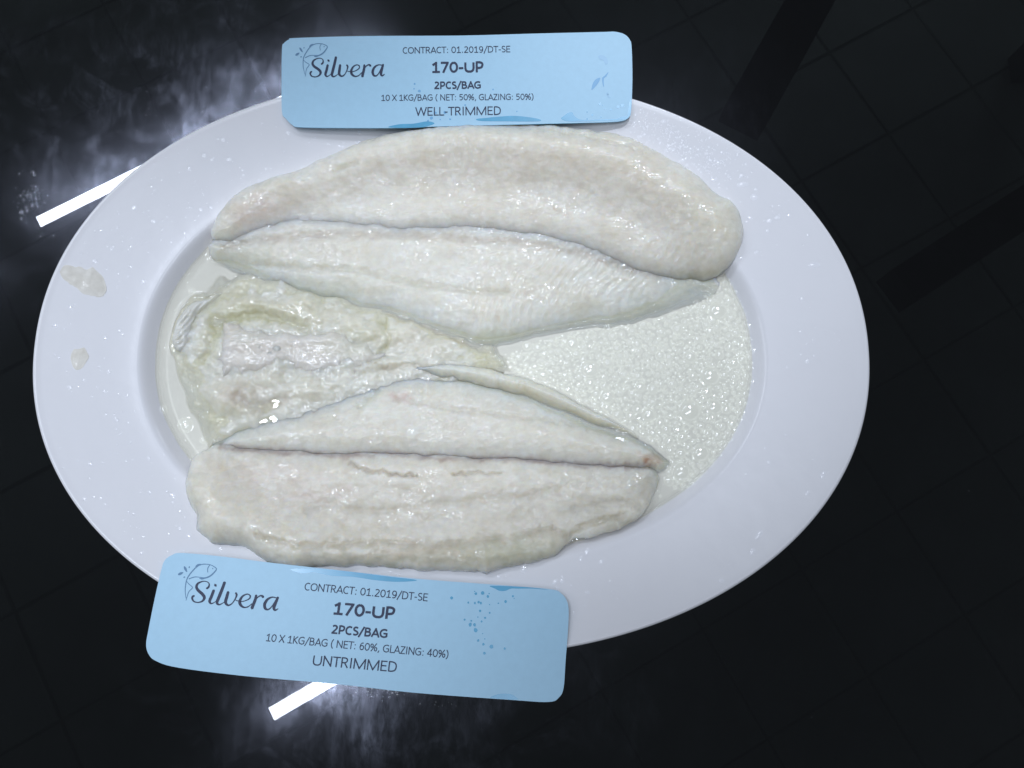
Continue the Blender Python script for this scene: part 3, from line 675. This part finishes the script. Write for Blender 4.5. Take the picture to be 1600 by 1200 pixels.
def orient_up(root, n):
    for c in root.children:
        if c.name.startswith('sheet'): continue
        me = c.data
        if len(me.polygons) and sum(p_.normal.dot(Vector(n)) for p_ in me.polygons) < 0: me.flip_normals()

LOGO = [
 [(488, 418, 26), (515, 395, 24), (520, 355, 15), (490, 327, 12), (435, 324, 15), (375, 350, 26), (354, 395, 34), (375, 440, 38), (430, 490, 40), (457, 535, 38), (435, 580, 24), (380, 600, 16), (325, 590, 18), (299, 555, 24), (303, 525, 26), (325, 512, 22)],
 [(582, 440, 34), (552, 520, 38), (527, 580, 36), (542, 614, 22), (580, 605, 11), (612, 583, 8)], [(600, 377, 42), (607, 373, 42)],
 [(725, 335, 36), (690, 430, 39), (650, 530, 41), (624, 600, 36), (647, 629, 22), (690, 615, 12), (728, 590, 8)],
 [(772, 462, 34), (752, 530, 39), (737, 600, 38), (770, 638, 24), (820, 615, 14), (860, 560, 15), (882, 505, 24), (872, 475, 26)], [(860, 562, 10), (890, 580, 11), (925, 572, 10)],
 [(925, 592, 12), (990, 580, 12), (1050, 550, 16), (1060, 512, 18), (1020, 491, 15), (960, 520, 24), (925, 580, 36), (932, 630, 36), (975, 664, 22), (1030, 658, 14), (1082, 618, 10)],
 [(1140, 505, 28), (1125, 570, 37), (1097, 640, 39), (1083, 680, 38)], [(1118, 592, 10), (1160, 532, 14), (1205, 511, 22), (1232, 530, 36)],
 [(1410, 542, 14), (1350, 531, 17), (1290, 560, 30), (1252, 620, 38), (1258, 678, 34), (1295, 694, 20), (1340, 660, 14), (1388, 590, 14)], [(1427, 532, 28), (1397, 600, 38), (1373, 670, 38), (1388, 703, 24), (1427, 683, 10)]]
FISH = [
 [(215, 545, 6), (207, 470, 9), (207, 400, 11), (230, 290, 13), (290, 200, 14), (370, 122, 14), (450, 97, 12), (540, 107, 10), (600, 140, 12), (616, 160, 12), (600, 190, 15), (540, 248, 18), (470, 278, 18), (400, 270, 10), (330, 266, 12), (255, 290, 12)],
 [(345, 128, 14), (375, 108, 24), (410, 98, 12)], [(395, 285, 10), (430, 288, 22), (475, 278, 10)], [(528, 110, 9), (503, 150, 10), (502, 205, 8)], [(565, 155, 16), (571, 155, 16)],
 [(222, 320, 7), (255, 360, 9), (300, 405, 10), (250, 465, 9), (216, 575, 6)],
 [(195, 130, 18), (208, 160, 30), (226, 198, 10)], [(118, 235, 22), (145, 220, 32), (178, 205, 8)], [(188, 272, 16), (200, 265, 16)], [(262, 130, 14), (255, 145, 10)]]
def logo(card, aff):
    conv = lambda p: np.asarray(p)@aff[0].T+aff[1]
    for name, strokes, mat, h in (('printed_logo', LOGO, M_INK, .00012), ('printed_fish_emblem', FISH, M_INKL, .00010)):
        V, F = [], []
        for k, st in enumerate(strokes):
            b = len(V); card.stroke(st, conv, 1, V, F)
            for i in range(b, len(V)): V[i] = V[i]+card.n*(k*.000004)
        card.flat(name, V, F, mat, h)
def zc(ox, oy, sc): return lambda pts: [(ox+x/sc, oy+y/sc) for x, y in pts]

# lower card
z2 = zc(210, 840, 2.2857)
c2 = Card('name_card', z2([(95, 120), (108, 82), (135, 62), (170, 55), (300, 66), (500, 91), (700, 113), (1000, 146), (1300, 169), (1485, 184), (1525, 200), (1545, 227), (1551, 265), (1548, 340), (1540, 440), (1533, 535), (1517, 570), (1480, 587), (1350, 580), (1000, 554), (720, 523), (400, 495), (160, 465), (78, 441), (50, 415), (42, 380), (50, 330), (72, 220)]),
          [((250, 905), .0250), ((888, 1014), .0250), ((580, 896), .0228)], 'light blue printed card reading UNTRIMMED with splashed right side')
for body, l, r, cap, bold in (('CONTRACT: 01.2019/DT-SE', (606, 188), (1048, 228), 28, .0), ('170-UP', (706, 275), (928, 293), 46, .028), ('2PCS/BAG', (700, 343), (905, 360), 33, .022),
                              ('10 X 1KG/BAG ( NET: 60%, GLAZING: 40%)', (468, 370), (1120, 431), 28, .0), ('UNTRIMMED', (635, 456), (935, 481), 38, .0)):
    c2.text(body, z2([l])[0], z2([r])[0], cap/2.2857, bold)
logo(c2, (np.eye(2)/8.421, np.array([265., 870.])))
z4 = zc(690, 900, 6.0)
for (x, y, r) in [(95, 205, 14), (322, 165, 13), (385, 160, 17), (432, 192, 12), (250, 250, 9), (312, 252, 11), (345, 246, 12), (368, 254, 11), (450, 268, 6), (360, 325, 11), (450, 345, 8), (407, 392, 10), (375, 426, 9), (217, 410, 10), (278, 420, 8), (268, 455, 17), (310, 458, 14), (318, 508, 18), (343, 605, 12), (392, 640, 12), (467, 663, 18), (592, 680, 11), (402, 724, 13), (405, 590, 6), (385, 540, 5), (600, 240, 12), (532, 255, 7), (668, 190, 9), (680, 210, 5), (310, 145, 6), (445, 165, 6), (340, 385, 6)]:
    pts = [(x+r*rng.uniform(.75, 1.15)*math.cos(a), y+r*1.15*rng.uniform(.75, 1.15)*math.sin(a)) for a in np.linspace(0, 2*np.pi, 7)[:-1]]
    c2.blob(z4(pts), M_CARDE)
c2.blob(z4([(455, 93), (500, 118), (545, 140), (600, 138), (650, 118), (720, 118), (860, 118), (1000, 130), (860, 110), (650, 96)]), M_CARDE)
c2.blob(z4([(455, 1140), (500, 1118), (560, 1104), (640, 1106), (690, 1128), (712, 1158), (600, 1155), (520, 1149)]), M_CARDE)
c2.blob(z2([(560, 112), (600, 128), (640, 124), (700, 136), (780, 140), (860, 152), (940, 158), (1010, 152), (900, 138), (700, 114)]), M_CARDE)
orient_up(c2.root, c2.n)

# upper card
z1 = zc(420, 30, 2.6667)
c1 = Card('name_card', z1([(55, 122), (63, 100), (85, 84), (115, 78), (400, 70), (800, 68), (1100, 60), (1390, 53), (1440, 52), (1480, 62), (1504, 85), (1512, 120), (1515, 250), (1510, 380), (1500, 408), (1470, 424), (1380, 430), (1100, 437), (700, 447), (540, 453), (300, 453), (130, 450), (98, 440), (70, 413), (55, 385), (53, 250)]),
          [((440, 150), .0250), ((988, 152), .0250), ((714, 195), .0232)], 'light blue printed card reading WELL-TRIMMED with a wet lower edge')
for body, l, r, cap, bold in (('CONTRACT: 01.2019/DT-SE', (558, 144), (1008, 138), 27, .0), ('170-UP', (677, 225), (895, 222), 47, .028), ('2PCS/BAG', (687, 292), (886, 290), 32, .022),
                              ('10 X 1KG/BAG ( NET: 50%, GLAZING: 50%)', (468, 341), (1103, 336), 26, .0), ('WELL-TRIMMED', (610, 403), (967, 399), 36, .0)):
    c1.text(body, z1([l])[0], z1([r])[0], cap/2.6667, bold)
# logo mapped in image pixels by three matching points (S foot, l top, a foot)
src = np.array([[380, 600, 1], [725, 330, 1], [1390, 705, 1]], float)
dst = np.array([[440+480/8.889, 55+578/8.889], [440+755/8.889, 55+300/8.889], [440+1400/8.889, 55+565/8.889]])
A_ = np.linalg.solve(src, dst); logo(c1, (A_[:2].T, A_[2]))
z3 = zc(880, 60, 8.575)
c1.blob(z3([(-30, 1075), (20, 1030), (70, 996), (125, 992), (150, 1040), (220, 1085), (320, 1092), (480, 1085), (620, 1080), (720, 1078), (780, 1050), (850, 1040), (870, 960), (885, 860), (912, 830), (908, 960), (895, 1030), (860, 1075), (780, 1092), (600, 1102), (300, 1112), (60, 1112)]), M_CARDE)
for (x, y, r) in [(490, 880, 18), (525, 895, 10), (320, 988, 12), (390, 1025, 18), (560, 940, 11), (640, 955, 13), (735, 918, 22), (795, 900, 24), (505, 1055, 15), (320, 1078, 12), (600, 750, 9)]:
    c1.blob(z3([(x+r*rng.uniform(.8, 1.1)*math.cos(a), y+r*rng.uniform(.8, 1.1)*math.sin(a)) for a in np.linspace(0, 2*np.pi, 7)[:-1]]), M_CARDE)
M_SM = mat_plain('faint_wet_blue', (.17, .42, .68), .4, .4)
M_FAINT = mat_plain('drying_blue', (.32, .56, .76), .4, .4)
c1.blob(z3([(380, 690), (395, 610), (435, 550), (495, 528), (478, 585), (430, 650)]), M_SM); c1.blob(z3([(520, 535), (555, 500), (605, 450), (580, 510), (545, 545), (545, 650), (530, 620)]), M_SM)
z5 = zc(570, 60, 5.517)
for (x, y, r) in [(430, 393, 9), (470, 455, 12), (425, 435, 6), (1105, 440, 8), (865, 575, 8), (575, 688, 13), (545, 710, 9), (735, 697, 9), (610, 640, 10), (690, 640, 14), (790, 655, 10), (1310, 630, 6), (650, 700, 6)]:
    c1.blob(z5([(x+r*rng.uniform(.7, 1.2)*math.cos(a), y+r*rng.uniform(.7, 1.2)*math.sin(a)) for a in np.linspace(0, 2*np.pi, 7)[:-1]]), M_SM)
c1.blob(z5([(200, 765), (300, 740), (420, 735), (540, 715), (600, 735), (500, 765), (350, 772)]), M_CARDE)
c1.blob(z5([(960, 695), (1050, 685), (1150, 675), (1300, 668), (1480, 690), (1500, 715), (1200, 715), (1000, 712)]), M_CARDE)
c1.blob(z3([(470, 240), (520, 225), (580, 260), (600, 330), (570, 350), (540, 300), (490, 280)]), M_FAINT); c1.blob(z3([(575, 740), (600, 725), (615, 780), (640, 800), (600, 790)]), M_FAINT)
orient_up(c1.root, c1.n)

# ------------------------------------------------------------------ flesh scraps on the rim
def scrap(name, loops, label):
    for k, (u, l) in enumerate(loops):
        root = tag(empty(name, tuple(np.append(lift_pts([u[0]], 0)[0], 0.018))), label, 'scrap')
        lobe('crumb', root, M_SCRAP, u, l, .0006, .006, 60, 40, 90+k, .0005, .0005, amp=(.0002, .0001, .00002), base=np.array([.765, .74, .67]), edge=.0012, pw=.8)
scrap('flesh_scrap', [([(92, 425), (100, 416), (118, 420), (132, 422), (148, 424), (160, 436), (166, 452)], [(92, 425), (98, 438), (114, 444), (126, 452), (145, 460), (158, 463), (166, 452)])], 'smear of pale fish flesh stuck on the plate rim, larger')
scrap('flesh_scrap', [([(110, 558), (116, 548), (128, 547), (138, 558)], [(110, 558), (115, 570), (126, 573), (138, 558)])], 'small round crumb of fish flesh stuck on plate rim')

# ------------------------------------------------------------------ water drops
dv, dfc = revolve([(1, 0), (.93, .16), (.75, .30), (.45, .40), (.15, .44)], 12)
def on_plate(px, py, lift=0):
    q = lift_pts([(px, py)], lift)[0]; return q[0], q[1], plate_z(q[0:1], q[1:2])[0]
drops = []
def put(px, py, r, el=1.0, ang_=0.0):
    x, y, z = on_plate(px, py)
    if plate_e(np.array([x]), np.array([y]))[0] > .95: return
    if samp(HF, np.array([x]), np.array([y]))[0] > z+.0005: return
    drops.append((x, y, z-.00005, r*el, r, r, ang_))
k = 0
while k < 700:
    a = rng.uniform(0, 2*np.pi); e = rng.uniform(.03, .93)
    r0 = selr(a, AW, BW); r1 = selr(a, AR, BR); r = r0+e*(r1-r0); x, y = r*math.cos(a), r*math.sin(a)
    dens = .30+.75*float(fbm(np.array([x/.03]), np.array([y/.03]), 301, 2)[0])
    dens += .55*(x < -.10)+.35*(y > .06)-.25*((x > .06) and (y < .02))
    if rng.rand() > dens: continue
    if samp(HF, np.array([x]), np.array([y]))[0] > .001: k += 1; continue
    s_ = .00035+.0009*rng.rand()**4
    drops.append((x, y, plate_z(x, y)-.00003, s_*rng.uniform(.9, 1.6), s_, s_*.9, rng.uniform(0, 3.1))); k += 1
for k in range(420):      # dense beads between the loin and the rim
    t_ = rng.rand(); px = 985+150*t_+rng.normal(0, 18); py = 190+75*t_+rng.normal(0, 16)
    put(px, py, .00028+.0004*rng.rand()**2)
V, F = join_copies(drops, dv, dfc)
tag(mesh_obj('water_beads', V, F, M_DROP), 'tiny water beads spattered over the white plate rim', 'water beads', kind='stuff')
for (px, py, r, el, an, lab) in [(820, 887, .0018, 1.7, 1.1, 'bright water drop beside the UNTRIMMED card'), (1186, 836, .0013, 2.2, .9, None), (1176, 862, .0012, 1.6, 1.3, None), (1286, 742, .0011, 2, 1.1, None), (1262, 770, .001, 1.6, .8, None), (1178, 308, .0020, 1, 0, None), (1162, 288, .0014, 2.6, .1, None), (1202, 345, .0013, 1.2, 0, None), (1275, 414, .0014, 2.6, 0, None), (918, 862, .001, 2.2, 1.2, None), (940, 878, .0011, 1.5, .9, None)]:
    x, y, z = on_plate(px, py); v = dv*np.array([r*el, r, r])@np.array([[math.cos(an), math.sin(an), 0], [-math.sin(an), math.cos(an), 0], [0, 0, 1]])+np.array([x, y, z-.00005])
    tag(mesh_obj('water_drop', v, dfc, M_DROP), lab or 'single clear water drop lying on the bare plate rim', 'water drop', 'water drops on the plate rim' if not lab else None)
td_ = []
for (cx_, cy_, sx_, sy_, n_, rm) in [(40, 315, 10, 20, 46, .0008), (62, 300, 10, 8, 40, .0005), (62, 362, 8, 8, 8, .0005), (300, 175, 70, 30, 70, .00035), (600, 1082, 26, 6, 40, .0006), (690, 1100, 20, 3, 8, .0004), (150, 260, 50, 40, 25, .0003), (402, 148, 4, 6, 6, .0006), (1300, 900, 250, 180, 10, .0003)]:
    for k in range(n_):
        p = (cx_+rng.normal(0, sx_), cy_+rng.normal(0, sy_)); q = onz([p], 0)[0]; r = rm*rng.uniform(.4, 1.2)
        td_.append((q[0], q[1], .0001, r*rng.uniform(.8, 1.5), r, r*.8, rng.uniform(0, 3)))
V, F = join_copies(td_, dv, dfc)
tag(mesh_obj('table_splashes', V, F, M_DROP), 'fine water splashes on the black glass table', 'water splashes', kind='stuff')
